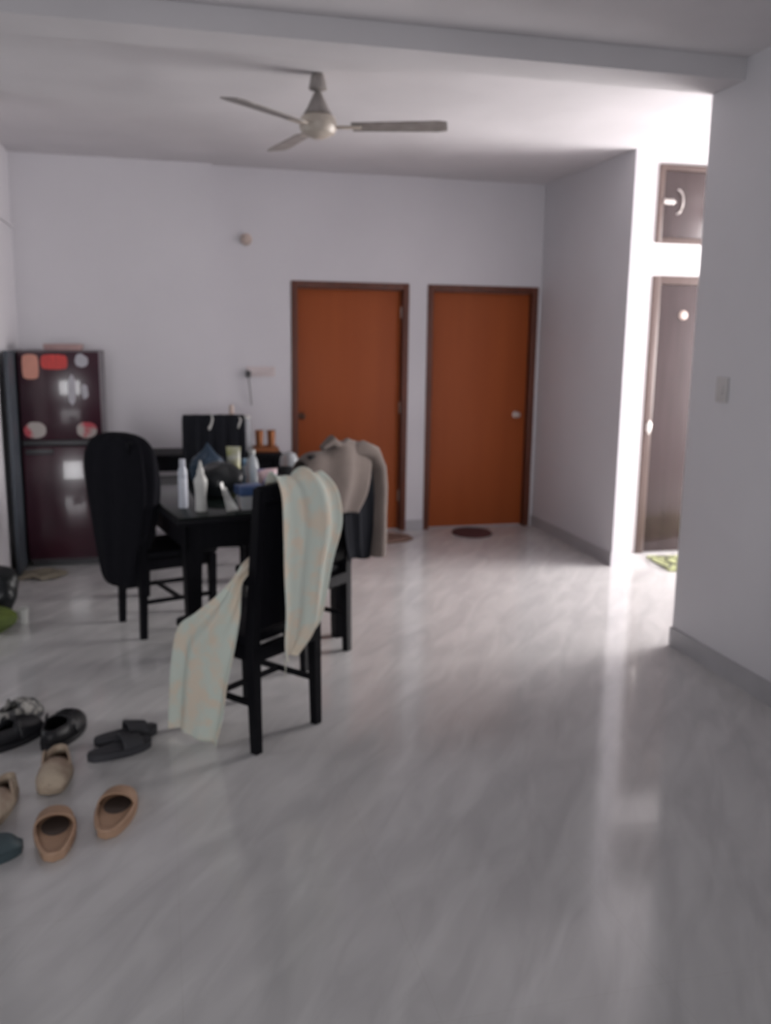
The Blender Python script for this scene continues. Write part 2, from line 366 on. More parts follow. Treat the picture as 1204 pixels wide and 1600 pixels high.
# green floral cloth (local frame of the near chair: x along the backrest, y towards the table)
def local(root, pts): return pts
g = thing('floral_cloth', 'pale green floral cloth draped over the nearest chair and down to the floor', 'cloth', (.45, 3.44, 0), math.radians(40.3))
def q(x, z, y): return (x-.17, y, z)
rows = [(q(.10, .35, -.045), q(.20, .385, -.045)), (q(.082, .43, -.05), q(.325, .455, -.05)), (q(.08, .56, -.06), q(.355, .56, -.06)),
        (q(.062, .72, -.07), q(.385, .71, -.07)), (q(.05, .88, -.08), q(.43, .86, -.08)), (q(.042, 1.02, -.082), q(.40, 1.0, -.082)),
        (q(.04, 1.085, -.06), q(.34, 1.08, -.06)), (q(.06, 1.092, -.02), q(.33, 1.085, -.02)), (q(.10, 1.03, .035), q(.32, 1.03, .035)),
        (q(.12, .90, .07), q(.28, .90, .07)), (q(.09, .80, .07), q(.18, .76, .075)), ((-.212, .035, .755), (-.208, .02, .715)),
        ((-.232, .13, .645), (-.215, .035, .56)), ((-.245, .26, .54), (-.22, .07, .39)), ((-.25, .36, .46), (-.225, .10, .27)),
        ((-.255, .40, .30), (-.23, .12, .15)), ((-.26, .41, .14), (-.235, .14, .075)), ((-.265, .415, .015), (-.24, .157, .015))]
cloth('cloth_sheet', GREEN, rows, g, nu=34, sub=6, amp=.013, freq=1.5, ph=.6, thick=.003, edge=.014)
bm = bmesh.new(); tube(bm, [q(.108, .36, -.045), q(.113, .32, -.046), q(.105, .285, -.046)], [.003, .002, .001], 5)
finish(bm, 'loose_thread', GREEN, g)

# taupe jacket over the second chair
t = thing('taupe_jacket', 'taupe jacket hung over the chair in front of the left brown door', 'jacket', (.765, 4.30, 0), math.radians(43.8))
rows = [((-.30, -.085, .76), (.14, -.09, .75)), ((-.31, -.09, .86), (.215, -.095, .84)), ((-.31, -.09, .93), (.26, -.09, .97)),
        ((-.27, -.075, .985), (.28, -.07, 1.06)), ((-.22, -.03, 1.035), (.27, -.03, 1.085)), ((-.22, .02, 1.02), (.26, .02, 1.05)),
        ((-.22, .05, .90), (.24, .05, .92)), ((-.20, .06, .78), (.22, .06, .78))]
cloth('jacket_body', TAUPE, rows, t, nu=36, sub=6, amp=.009, freq=1.5, ph=1.2, thick=.010, edge=.012, sag=-.035)
bm = bmesh.new()
pts = [(.14, -.05, 1.055), (.22, -.06, 1.06), (.30, -.065, 1.03), (.352, -.07, .95), (.368, -.072, .85), (.362, -.074, .70), (.358, -.074, .57), (.352, -.074, .485)]
tube(bm, pts, [.03, .045, .048, .044, .042, .040, .044, .042], 12)
o = finish(bm, 'sleeve', TAUPE, t); o['label'] = 'empty sleeve hanging down'
bm = bmesh.new(); tube(bm, [(-.10, -.045, 1.095), (-.03, -.05, 1.125), (.015, -.05, 1.10), (.05, -.05, 1.085), (.12, -.04, 1.10), (.19, -.03, 1.085)], [.015, .026, .018, .016, .024, .015], 10)
finish(bm, 'collar', TAUPE, t)
rows = [((.10, -.055, .50), (.30, -.055, .49)), ((.06, -.06, .62), (.31, -.06, .62)), ((.04, -.062, .80), (.31, -.062, .80)), ((.02, -.06, .95), (.29, -.06, .97)), ((.02, -.045, 1.05), (.26, -.045, 1.05))]
k_ = thing('black_garment', 'black garment hanging beneath the taupe jacket, behind its sleeve', 'clothing', (.765, 4.30, 0), math.radians(43.8))
cloth('garment_sheet', BLACKCLOTH2, rows, k_, nu=16, sub=4, amp=.008, freq=2, ph=.3, thick=.004)

# black cloth over left chair
k_ = thing('black_cloth', 'long black cloth wrapped over the chair beside the fridge', 'cloth', (-.245, 4.99, 0), 0)
bm = bmesh.new(); V = []; NR = 48
prof = [(-.345, -.155, .255, .05), (-.36, -.14, .36, .06), (-.38, -.105, .48, .075), (-.395, -.07, .60, .085), (-.415, -.045, .74, .09), (-.43, -.038, .86, .095), (-.43, -.048, .94, .095), (-.42, -.055, 1.01, .09), (-.39, -.08, 1.06, .075), (-.34, -.12, 1.09, .055), (-.28, -.18, 1.105, .03)]
for i_, (xl, xr, z, dp) in enumerate(prof):
    row = []
    for k in range(NR):
        a = 2*math.pi*k/NR; xx = (xl+xr)/2+(xr-xl)/2*math.cos(a); f = 1+.07*math.sin(5*a+.25*i_)+.055*math.sin(11*a-.3*i_+1)
        row.append(bm.verts.new(((xl+xr)/2+.245+(xr-xl)/2*math.cos(a)*f, dp*math.sin(a)*f*1.35-.75*(xx+.25)-.03, z+(.012*math.sin(3*a+1) if i_ == 0 else 0))))
    V.append(row)
for a_, b_ in zip(V, V[1:]):
    for k in range(NR): bm.faces.new((a_[k], a_[(k+1) % NR], b_[(k+1) % NR], b_[k]))
bm.faces.new(V[-1]); bm.faces.new(V[0][::-1])
o = finish(bm, 'cloth_sheet', BLACKCLOTH, k_)
sd = o.modifiers.new('smooth', 'SUBSURF'); sd.levels = 1; sd.render_levels = 2
# charcoal cloth over far chair (local y points to -Y)
k_ = thing('charcoal_cloth', 'charcoal cloth draped square over the chair at the far table end', 'cloth', (.335, 6.33, 0), math.pi)
rows = [((-.212, -.07, .45), (.212, -.07, .45)), ((-.212, -.075, .80), (.212, -.075, .80)), ((-.212, -.07, 1.03), (.212, -.07, 1.03)), ((-.205, -.05, 1.07), (.205, -.05, 1.07)), ((-.205, .0, 1.072), (.205, .0, 1.072)), ((-.212, .03, 1.04), (.212, .03, 1.04)),
        ((-.215, .04, .85), (.215, .04, .85)), ((-.215, .05, .60), (.215, .05, .60)), ((-.21, .06, .51), (.21, .06, .51))]
cloth('cloth_sheet', BLACKCLOTH2, rows, k_, nu=40, sub=5, amp=.0035, freq=5, ph=.9, thick=.005, edge=.002, ampf=lambda v: .2+1.8*abs(v-.45))
bm = bmesh.new(); tube(bm, [(.30, 6.22, 1.10), (.318, 6.222, 1.085), (.322, 6.223, 1.055), (.312, 6.223, 1.02), (.300, 6.224, 1.00), (.300, 6.224, .985)], [.003, .005, .006, .007, .010, .006], 8)
tag(finish(bm, 'white_strap', WHITEPL), 'short white curved strap hanging on the charcoal cloth', 'strap')
bm = bmesh.new(); tube(bm, [(.50, 6.22, 1.075), (.512, 6.222, 1.05), (.500, 6.223, 1.02), (.494, 6.224, .995)], [.003, .006, .007, .004], 8)
tag(finish(bm, 'white_strap', WHITEPL), 'smaller white strap at the right corner of the charcoal cloth', 'strap')

# ------------------------------------------------------------------ dining table
TR = math.radians(12.7); TZ = .74
tb = thing('dining_table', 'black dining table with a glossy glass top, crowded with bottles and bags', 'table', (.05, 4.37, 0), TR)
TW, TD = .98, 1.42
B('tabletop', BLACKWOOD, (0, TW, 0, TD, TZ-.04, TZ-.008), tb, bev=.008)
o = B('glass_top', GLASSTOP, (.01, TW-.01, .01, TD-.01, TZ-.007, TZ), tb, bev=.002)
bm = bmesh.new(); a0 = .05
box(bm, a0, TW-a0, a0, a0+.025, .57, TZ-.041); box(bm, a0, TW-a0, TD-a0-.025, TD-a0, .57, TZ-.041); box(bm, a0, a0+.025, a0, TD-a0, .57, TZ-.041); box(bm, TW-a0-.025, TW-a0, a0, TD-a0, .57, TZ-.041)
finish(bm, 'apron', BLACKWOOD, tb)
for x in (.09, TW-.09):
    for y in (.10, TD-.10):
        bm = bmesh.new(); bar(bm, (x, y, 0), (x, y, TZ-.042), .045, .062); finish(bm, 'leg', BLACKWOOD, tb)

# ------------------------------------------------------------------ things on the dining table
def bottle(name, label, cat, x, y, z, prof, mt, cap=None, capm=None, group=None, n=20, capname='cap'):
    r = thing(name, label, cat, (x, y, z), 0, group)
    LA('body', mt, prof, r, n=n)
    if cap: LA(capname, capm, cap, r, n=n)
    return r
Z0 = TZ+.001
bottle('plastic_bottle', 'slim pale bluish bottle at the left edge of the dining table', 'bottle', .085, 4.67, Z0,
       [(0, 0), (.022, 0), (.024, .01), (.024, .15), (.023, .155), (.024, .16), (.023, .19), (.014, .215), (.012, .222), (0, .222)], PALEPL,
       [(.015, .218), (.016, .222), (.015, .25), (0, .252)], PALEPL)
bottle('squeeze_bottle', 'white squeeze bottle with a pointed cap on the dining table', 'bottle', .17, 4.56, Z0,
       [(0, 0), (.026, 0), (.029, .008), (.027, .05), (.029, .10), (.034, .145), (.033, .16), (.022, .18), (.016, .19), (0, .19)], WHITEPL,
       [(.018, .186), (.018, .20), (.010, .225), (.004, .255), (0, .258)], WHITEPL)
bottle('water_bottle', 'clear water bottle behind the blue-lidded container', 'bottle', .475, 5.06, Z0,
       [(0, 0), (.034, 0), (.038, .01), (.036, .06), (.038, .065), (.036, .10), (.038, .15), (.030, .19), (.016, .215), (.015, .225), (0, .225)], CLEAR,
       [(.017, .222), (.018, .226), (.018, .245), (0, .246)], WHITEPL)
def roundbox(name, mt, w_, d_, z0, z1, parent, bev=.012, taper=1.0):
    bm = bmesh.new(); box(bm, -w_/2, w_/2, -d_/2, d_/2, z0, z1, bev=bev, seg=3)
    for v in bm.verts:
        t_ = (v.co.z-z0)/(z1-z0); k = taper+(1-taper)*t_; v.co.x *= k; v.co.y *= k
    return finish(bm, name, mt, parent)
r = thing('food_container', 'clear food container with a blue lid at the near table edge', 'container', (.415, 4.58, Z0), TR)
roundbox('tub', CLEAR, .125, .10, 0, .075, r, taper=.88)
o = roundbox('lid', BLUEPL, .135, .11, .075, .125, r, .008)
r = thing('snack_packet', 'pink, blue and white printed packet behind the blue lid', 'packet', (.545, 4.93, Z0), .3)
def pouch(name, mt, w_, h_, d_, parent, seed=0):
    bm = bmesh.new(); V = []; nu, nv = 10, 12; rnd = random.Random(seed)
    for sgn in (1, -1):
        for j in range(nv+1):
            row = []
            for i in range(nu+1):
                u = i/nu*2-1; v = j/nv
                t_ = (1-u*u)**.5*math.sin(math.pi*min(max(v*.86+.12, 0), 1))
                row.append(bm.verts.new((u*w_/2*(1-.1*math.sin(math.pi*v)), -sgn*(d_/2*t_+.002+rnd.uniform(-.002, .002)*(abs(u) < .9)), v*h_)))
            V.append(row)
    for s in range(2):
        for j in range(nv):
            for i in range(nu):
                a = V[s*(nv+1)+j]; b_ = V[s*(nv+1)+j+1]; bm.faces.new((a[i], a[i+1], b_[i+1], b_[i]))
    A, Z_ = V[:nv+1], V[nv+1:]
    for j in range(nv):
        bm.faces.new((A[j][0], A[j+1][0], Z_[j+1][0], Z_[j][0])); bm.faces.new((A[j][nu], A[j+1][nu], Z_[j+1][nu], Z_[j][nu]))
    for i in range(nu):
        bm.faces.new((A[0][i], A[0][i+1], Z_[0][i+1], Z_[0][i])); bm.faces.new((A[nv][i], A[nv][i+1], Z_[nv][i+1], Z_[nv][i]))
    return finish(bm, name, mt, parent)
pouch('pouch', PACK, .12, .155, .05, r, 1)
r = thing('folded_tissue', 'white folded tissue standing beside the clear container', 'tissue', (.302, 4.53, Z0), .1)
bm = bmesh.new()
for k, (dx, h_) in enumerate(((-.018, .15), (0, .12), (.014, .09))):
    vs = [bm.verts.new(p) for p in ((dx+.012, -.01+k*.006, 0), (dx+.045, .01+k*.006, 0), (dx-.005, .012+k*.006, h_), (dx-.02, -.004+k*.006, h_*.95))]
    f = bm.faces.new(vs); r_ = bmesh.ops.extrude_face_region(bm, geom=[f])
    for v in [g_ for g_ in r_['geom'] if isinstance(g_, bmesh.types.BMVert)]: v.co.y += .004
finish(bm, 'tissue_sheet', WHITEPL, r)
def blob(name, mt, rx, ry, rz, parent=None, loc=(0, 0, 0), seed=1, rough=.18, knot=False):
    bm = bmesh.new(); bmesh.ops.create_icosphere(bm, subdivisions=4, radius=1); rnd = random.Random(seed)
    ph = [(Vector((rnd.uniform(-1, 1), rnd.uniform(-1, 1), rnd.uniform(-1, 1))).normalized(), rnd.uniform(3, 9), rnd.uniform(0, 6)) for _ in range(9)]
    for v in bm.verts:
        n_ = v.co.normalized(); d_ = sum(math.sin(a.dot(n_)*f_+p_) for a, f_, p_ in ph)/9
        k = 1+rough*d_*1.6
        v.co = Vector((n_.x*rx*k, n_.y*ry*k, n_.z*rz*k+rz))
        if v.co.z < .0: v.co.z = 0
        if knot and n_.z > .55:
            t_ = (n_.z-.55)/.45; v.co.x *= 1-.75*t_; v.co.y *= 1-.75*t_; v.co.z += .05*t_*t_
    return finish(bm, name, mt, parent, loc=loc)
r = thing('plastic_bag', 'crumpled black plastic bag in the middle of the dining table', 'bag', (.285, 4.98, Z0))
blob('bag_body', BAGBLACK, .135, .12, .095, r, seed=3)
r = thing('blue_bag', 'dull blue plastic bag behind the black bag', 'bag', (.245, 5.38, Z0))
blob('bag_body', BAGBLUE, .11, .085, .105, r, seed=5, knot=True)
r = thing('yellow_packet', 'yellow-green packet standing behind the black bag', 'packet', (.395, 5.36, Z0), -.25)
pouch('pouch', YELLOW, .085, .23, .05, r, 4)
r = thing('blue_white_packet', 'small blue and white packet leaning right of the yellow one', 'packet', (.475, 5.27, Z0), .35)
pouch('pouch', BLUEPACK, .085, .17, .04, r, 6)
r = thing('canister', 'dark canister with a clear domed lid behind the green cloth', 'canister', (.735, 5.45, Z0))
LA('body', GREYPL, [(0, 0), (.052, 0), (.056, .01), (.056, .095), (.052, .10), (0, .10)], r)
o = LA('dome_lid', CLEAR, [(0, .101), (.056, .101), (.058, .11), (.054, .145), (.036, .175), (0, .185)], r)

# ------------------------------------------------------------------ side table against the back wall
sx0, sx1, sy0, sy1, sz = -.14, .86, 6.66, 7.12, .76
st = thing('side_table', 'dark side table against the back wall behind the dining table', 'table', (sx0, sy0, 0))
W2, D2 = sx1-sx0, sy1-sy0
B('tabletop', BLACKWOOD, (0, W2, 0, D2, sz-.03, sz), st, bev=.006)
bm = bmesh.new(); box(bm, .03, W2-.03, .03, .05, sz-.12, sz-.031); box(bm, .03, W2-.03, D2-.05, D2-.03, sz-.12, sz-.031); box(bm, .03, .05, .03, D2-.03, sz-.12, sz-.031); box(bm, W2-.05, W2-.03, .03, D2-.03, sz-.12, sz-.031)
finish(bm, 'apron', BLACKWOOD, st)
for x in (.04, W2-.04):
    for y in (.04, D2-.04):
        bm = bmesh.new(); bar(bm, (x, y, 0), (x, y, sz-.031), .022, .028); finish(bm, 'leg', BLACKWOOD, st)
bottle('glass_jug', 'tall clear jug on the side table, left of the wooden tray', 'jug', .600, 6.86, sz+.001,
       [(0, 0), (.045, 0), (.05, .01), (.052, .12), (.045, .19), (.035, .23), (.037, .245), (0, .245)], CLEAR,
       [(.038, .245), (.038, .262), (.02, .272), (0, .273)], WHITEPL, capname='lid')
bottle('white_bottle', 'tall white bottle just showing behind the charcoal cloth', 'bottle', .50, 6.90, sz+.001,
       [(0, 0), (.03, 0), (.032, .01), (.032, .24), (.016, .275), (0, .275)], WHITEPL, [(.017, .27), (.018, .275), (.018, .335), (.012, .345), (0, .346)], CREAM)
r = thing('wooden_tray', 'orange-brown wooden tray on the side table', 'tray', (.745, 6.84, sz+.001))
bm = bmesh.new(); box(bm, -.09, .09, -.09, .09, 0, .012, bev=.003)
for d in ((-.09, -.08, -.09, .09), (.08, .09, -.09, .09), (-.08, .08, -.09, -.08), (-.08, .08, .08, .09)): box(bm, *d, .012, .035, bev=.002)
finish(bm, 'tray_body', TRAY, r)
for i, (x, y) in enumerate(((.70, 6.85), (.79, 6.85))):
    tag(LA('tumbler', COPPER, [(0, 0), (.026, 0), (.032, .14), (.034, .142), (.030, .138), (.024, .006), (0, .006)], loc=(x, y, sz+.0135)),
        ('left', 'right')[i]+' copper-coloured tumbler on the wooden tray', 'tumbler', 'tumblers on the wooden tray')

# ------------------------------------------------------------------ fridge
fx0, fx1, fy0, fy1, fh = -.94, -.415, 6.52, 7.12, 1.50
fr = thing('refrigerator', 'dark maroon two-door refrigerator with stickers against the back wall', 'refrigerator', (fx0, fy0, 0))
FW, FD = fx1-fx0, fy1-fy0
B('body', FRIDGESIDE, (0, FW, .06, FD, .03, fh), fr, bev=.012)
B('plinth', GREYPL, (.02, FW-.02, .07, FD-.02, 0, .03), fr)
dl = B('door', FRIDGE, (.0, FW, 0, .055, .06, .855), fr, bev=.012); dl['label'] = 'plain lower maroon door'
du = B('door', FRIDGE, (.0, FW, 0, .055, .895, fh-.005), fr, bev=.012); du['label'] = 'upper maroon door with stickers'
o = B('divider', GREYPL, (.005, FW-.005, .006, .058, .857, .893), fr, bev=.003)
bm = bmesh.new(); box(bm, .02, .20, -.012, .0, .80, .835, bev=.005); finish(bm, 'handle', GREYPL, dl)
def sticker(mt, x0, x1, z0, z1, label, wob=.0, seed=0):
    rnd = random.Random(seed); bm = bmesh.new(); N = 16; cx, cz = (x0+x1)/2, (z0+z1)/2
    A = []
    for i in range(N):
        a = 2*math.pi*i/N; c_, s_ = math.cos(a), math.sin(a)
        p_ = 5.0 if wob == 0 else 2.4
        k = (abs(c_)**p_+abs(s_)**p_)**(-1/p_)*(1+rnd.uniform(-wob, wob))
        A.append((cx+c_*k*(x1-x0)/2, cz+s_*k*(z1-z0)/2))
    f1 = [bm.verts.new((x, -.003, z)) for x, z in A]; f2 = [bm.verts.new((x, .001, z)) for x, z in A]
    bm.faces.new(f1); bm.faces.new(f2[::-1])
    for i in range(N): bm.faces.new((f1[i], f1[(i+1) % N], f2[(i+1) % N], f2[i]))
    o = finish(bm, 'sticker', mt, du); o['label'] = label  # same object name also carries the painted reflections
sticker(STK1, .03, .135, 1.31, 1.475, 'peach sticker')
sticker(STK2, .15, .32, 1.375, 1.475, 'red striped sticker')
sticker(STK3, .37, .45, 1.39, 1.48, 'blue-grey sticker', .1, 2)
sticker(STK3, .315, .365, 1.14, 1.34, 'long pale painted reflection', .12, 3)  # reflection on the glossy door, painted as a flat patch
sticker(STK3, .405, .445, 1.17, 1.28, 'small pale painted reflection', .15, 4)  # second door reflection, again a painted patch
sticker(STK4, .02, .16, .91, 1.02, 'cream and red sticker at the lower left', .05, 5)
sticker(STK4, .36, .49, .91, 1.02, 'red and cream sticker at the lower right', .05, 6)
r = thing('card_box', 'low pinkish card box lying on top of the refrigerator', 'box', (fx0+.30, fy0+.22, fh+.001))
bm = bmesh.new(); box(bm, -.14, .10, -.1, .1, 0, .035, bev=.004); finish(bm, 'carton', PINK, r)
bm = bmesh.new(); box(bm, -.143, .103, -.103, .103, .02, .042, bev=.004); finish(bm, 'lid', PINK, r)

# folded table leaning on the left wall
r = thing('folded_table', 'dark slate folded table stood on edge between refrigerator and left wall', 'folding table', (-1.012, 6.25, 0))
B('table_leaf', SLATE, (.03, .058, 0, .72, .02, 1.50), r, bev=.006)
bm = bmesh.new()
for y in (.08, .60): bar(bm, (.012, y, .001), (.012, y, 1.35), .010, sides=8)
bar(bm, (.012, .08, 1.33), (.012, .60, 1.33), .009, sides=8); bar(bm, (.012, .08, .30), (.012, .60, .30), .009, sides=8)
finish(bm, 'leg_frame', GREYPL, r)

# ------------------------------------------------------------------ ceiling fan
FX, FY, FZ = .79, 4.70, 2.632
fan = thing('ceiling_fan', 'white three-blade ceiling fan', 'ceiling fan', (FX, FY, FZ))
LA('canopy', FANW, [(0, 2.879-FZ), (.030, 2.879-FZ), (.036, 2.86-FZ), (.046, 2.81-FZ), (.040, 2.805-FZ), (.012, 2.80-FZ), (0, 2.80-FZ)], fan)
LA('downrod', FANW, [(0, .06), (.011, .06), (.011, .19), (0, .19)], fan, n=12)
LA('rod_cover', FANW, [(.014, .165), (.022, .155), (.055, .085), (.072, .060), (.070, .058), (0, .060)], fan)
LA('motor', FANC, [(0, .065), (.06, .062), (.085, .045), (.092, .02), (.092, -.005), (.080, -.03), (.05, -.045), (.03, -.052), (0, -.055)], fan, n=32)
# azimuths of the three blades (degrees)
for az in (223, 341, 102):
    a = math.radians(az)
    bm = bmesh.new()
    N = 10; rows_ = []
    for i in range(N+1):
        r_ = .17+.47*i/N; hw = .050+.014*i/N
        if i == N: hw *= .80
        tw = math.radians(-9)
        row = []
        for sgn, dz in ((-1, 1), (1, 1), (1, -1), (-1, -1)):
            row.append(bm.verts.new((r_, sgn*hw*math.cos(tw), sgn*hw*math.sin(tw)+dz*.003)))
        rows_.append(row)
    for p_, q_ in zip(rows_, rows_[1:]):
        for k in range(4): bm.faces.new((p_[k], p_[(k+1) % 4], q_[(k+1) % 4], q_[k]))
    bm.faces.new(rows_[0][::-1]); bm.faces.new(rows_[-1])
    bl = finish(bm, 'blade', FANW, fan, rot=(0, 0, a))
    bm = bmesh.new(); box(bm, .075, .215, -.022, .022, -.006, .002, bev=.002)
    finish(bm, 'blade_bracket', FANC, bl)

# ------------------------------------------------------------------ wall fittings
r = thing('wall_bell', 'small round cream fitting high on the back wall', 'wall fitting', (.665, YB, 2.35))
bm = bmesh.new(); lathe(bm, [(0, 0), (.045, 0), (.045, .02), (.036, .035), (.030, .06), (0, .065)], n=20); finish(bm, 'housing', CREAM, r, rot=(math.pi/2, 0, 0))
bm = bmesh.new(); lathe(bm, [(0, .061), (.016, .063), (.014, .078), (0, .08)], n=16); finish(bm, 'bulb_holder', CREAM, r, rot=(math.pi/2, 0, 0))
r = thing('switchboard', 'off-white switchboard left of the left brown door, black plug in it', 'switch', (.74, YB, 1.335))
B('plate', SWITCH, (-.09, .14, -.014, 0, -.035, .045), r, bev=.004)
for k in range(4): B('rocker', SWITCH, (-.005+k*.034, .018+k*.034, -.020, -.013, -.012, .022), r, bev=.002)
B('plug', GREYPL, (-.095, -.058, -.055, -.012, -.04, .012), r, bev=.006)
bm = bmesh.new(); tube(bm, [(-.077, -.05, -.03), (-.075, -.055, -.07), (-.066, -.05, -.13), (-.060, -.035, -.20), (-.052, -.02, -.26)], .004, 6); finish(bm, 'cord', CORD, r)
r = thing('wall_switch', 'small aged switch plate on the near right wall', 'switch', (2.624, 3.87, 1.385))
B('plate', SWITCH2, (-.010, 0, -.045, .045, -.06, .06), r, bev=.003)
B('rocker', SWITCH2, (-.015, -.009, -.012, .012, -.022, .022), r, bev=.002)

# ------------------------------------------------------------------ mats
def oval_mat(name, label, mt, x, y, rx, ry, deg=0, h_=.014):
    r = thing(name, label, 'mat', (x, y, .001), math.radians(deg))
    LA('pile', mt, [(0, 0), (.94, 0), (1.0, h_*.4), (.97, h_), (.85, h_*1.15), (0, h_*1.15)], r, n=40, sx=rx, sy=ry)
    bm = bmesh.new(); tube(bm, [(rx*.93*math.cos(a), ry*.93*math.sin(a), h_*1.1) for a in [2*math.pi*i/40 for i in range(41)]], .006, 6)
    finish(bm, 'border', mt, r)
oval_mat('door_mat', 'small round maroon mat before the right brown door', REDMAT, 2.50, 7.07, .17, .18)
oval_mat('door_mat', 'brown oval mat before the left brown door', BROWNMAT, 1.66, 6.98, .30, .17)
r = thing('door_mat', 'green and black patterned mat before the dark passage door', 'mat', (3.86, 5.75, .001), 0)
bm = bmesh.new(); box(bm, -.40, .40, -.22, .22, 0, .016, bev=.006)
for v in bm.verts:
    if abs(v.co.x) > .39 and abs(v.co.y) > .19: v.co.x *= .90
finish(bm, 'pile', GREENMAT, r, rot=(0, 0, math.radians(-8)))
bm = bmesh.new()
for k in range(6): tube(bm, [(-.34+.12*k+.05*math.sin(a), .15*math.cos(a), .017) for a in [2*math.pi*i/16 for i in range(17)]], .005, 5)
finish(bm, 'loop_pattern', GREYPL, r, rot=(0, 0, math.radians(-8)))

# ------------------------------------------------------------------ footwear
def outline(t, L_, w_, heel=.78):
    """half width of a sole at t in 0..1 (0 heel, 1 toe)"""
    f = math.sin(math.pi*min(max(t, 0), 1))**.42
    return w_/2*(f**.7)*(heel+(1-heel)*math.sin(math.pi*min(1, max(0, (t-.05)))*.72))
def sole(bm, L_, w_, z0, z1, n=20, side=1):
    top, bot = [], []
    for s in (1, -1):
        rng = range(n+1) if s == 1 else range(n-1, 0, -1)
        for i in rng:
            t = i/n; x = s*outline(t, L_, w_)+.006*side*math.sin(math.pi*t)
            y = t*L_; lift = .006*max(0, (t-.75)/.25)**2
            top.append(bm.verts.new((x, y, z1+lift))); bot.append(bm.verts.new((x*.97, y, z0+lift)))
    bm.faces.new(top); bm.faces.new(bot[::-1]); N = len(top)
    for i in range(N): bm.faces.new((top[i], bot[i], bot[(i+1) % N], top[(i+1) % N]))
def upper(bm, L_, w_, t0, t1, h0, h1, z, n=12, m_=14, thick=.006, open_front=False):
    """arched upper over the foot from t0 to t1"""
    rows_ = []
    for i in range(n+1):
        t = t0+(t1-t0)*i/n; hw = outline(t, L_, w_)+.003; hh = h0+(h1-h0)*(i/n)
        if not open_front and t > .8: hh *= max(.0, 1-((t-.8)/.2)**2.2)*1.0+.0
        rows_.append([(hw*math.cos(math.pi*k/m_), t*L_, z+max(hh, .006)*math.sin(math.pi*k/m_)**.8) for k in range(m_+1)])
    V = [[bm.verts.new(p) for p in r_] for r_ in rows_]
    for a, b_ in zip(V, V[1:]):
        for k in range(m_): bm.faces.new((a[k], a[k+1], b_[k+1], b_[k]))
def solid(o, t_=.006):
    md = o.modifiers.new('thickness', 'SOLIDIFY'); md.thickness = t_; md.offset = -1; return o
def slipper(name, label, cat, x, y, deg, L_=.27, w_=.105, ms=None, mi=None, mu=None, t0=.52, t1=1.0, h_=.055, group=None, openf=False, sh=.028, rim=False):
    r = thing(name, label, cat, (x, y, .001), math.radians(deg), group)
    bm = bmesh.new(); sole(bm, L_, w_, 0, sh); finish(bm, 'sole', ms, r)
    bm = bmesh.new(); sole(bm, L_*.93, w_*.86, sh, sh+.003); finish(bm, 'insole', mi, r, loc=(0, L_*.035, 0))
    bm = bmesh.new(); upper(bm, L_, w_, t0, t1, h_, h_*.62, sh-.006, open_front=openf); solid(finish(bm, 'upper', mu, r))
    if rim:
        bm = bmesh.new()
        P_ = [(s*(outline(t, L_, w_)-.002), t*L_, sh+.012+.014*(t < .2)) for s, ts in ((1, [t0*k/8 for k in range(8, 0, -1)]), (-1, [t0*k/8 for k in range(1, 9)])) for t in ts]
        tube(bm, P_, .009, 8); finish(bm, 'heel_rim', ms, r)
    return r
def shoe(name, label, x, y, deg, L_, w_, ms, mu, mi, group, laces=True, h_=.085):
    r = thing(name, label, 'shoe', (x, y, .001), math.radians(deg), group)
    bm = bmesh.new(); sole(bm, L_, w_, 0, .025); finish(bm, 'sole', ms, r)
    bm = bmesh.new(); upper(bm, L_, w_, .42, 1.0, h_, h_*.62, .018); solid(finish(bm, 'toe_upper', mu, r))
    # closed heel counter
    bm = bmesh.new(); A_, B_ = [], []
    for s, ts in ((1, [.46-.46*k/10 for k in range(11)]), (-1, [.46*k/10 for k in range(1, 11)])):
        for t in ts:
            hw = outline(t, L_, w_); A_.append(bm.verts.new((s*hw, t*L_, .02))); B_.append(bm.verts.new((s*hw*.80, t*L_*.9+.012, .02+.062+.02*(t > .35))))
    for i in range(len(A_)-1): bm.faces.new((A_[i], A_[i+1], B_[i+1], B_[i]))
    solid(finish(bm, 'heel_counter', mu, r))
    bm = bmesh.new(); sole(bm, L_*.9, w_*.8, .025, .032); finish(bm, 'insole', mi, r, loc=(0, L_*.05, 0))
    if laces:
        bm = bmesh.new()
        for k in range(4):
            t = .48+.06*k; z = .018+h_*(1-.38*(t-.42)/.58)+.004
            tube(bm, [(-.02, t*L_, z-.003), (0, t*L_, z+.003), (.02, t*L_+.008, z-.003)], .003, 5)
        finish(bm, 'laces', mu, r)
    return r
GS = 'footwear left on the floor at the left'
for lb, x, y, dg in (('left', -.375, 2.70, 4), ('right', -.225, 2.80, -9)):
    r = slipper('slipper', 'tan closed-toe slipper, %s one of the front pair' % lb, 'slipper', x, y, dg, ms=TAN, mi=TAN, mu=TAN, group=GS, L_=.30, w_=.128, t0=.56, h_=.06, sh=.022)
    bm = bmesh.new(); lathe(bm, [(0, 0), (.9, 0), (1, .001), (.9, .002), (0, .002)], n=28, sx=.045, sy=.062)
    o = finish(bm, 'toe_shade', TOESHADE, r, loc=(.002, .178, .0255)); o['label'] = 'dark patch painted as shade in the toe opening'  # shade inside the toe cap, painted as a dark ellipse
    bm = bmesh.new(); hw = [(s_*(outline(t_, .30, .128)-.004), t_*.30, .028) for s_, ts in ((1, [.56, .49, .42, .35, .28, .21, .14, .08, .04, .018, .008]), (-1, [.008, .018, .04, .08, .14, .21, .28, .35, .42, .49, .56])) for t_ in ts]
    tube(bm, hw, .007, 8); finish(bm, 'footbed_rim', TAN, r)
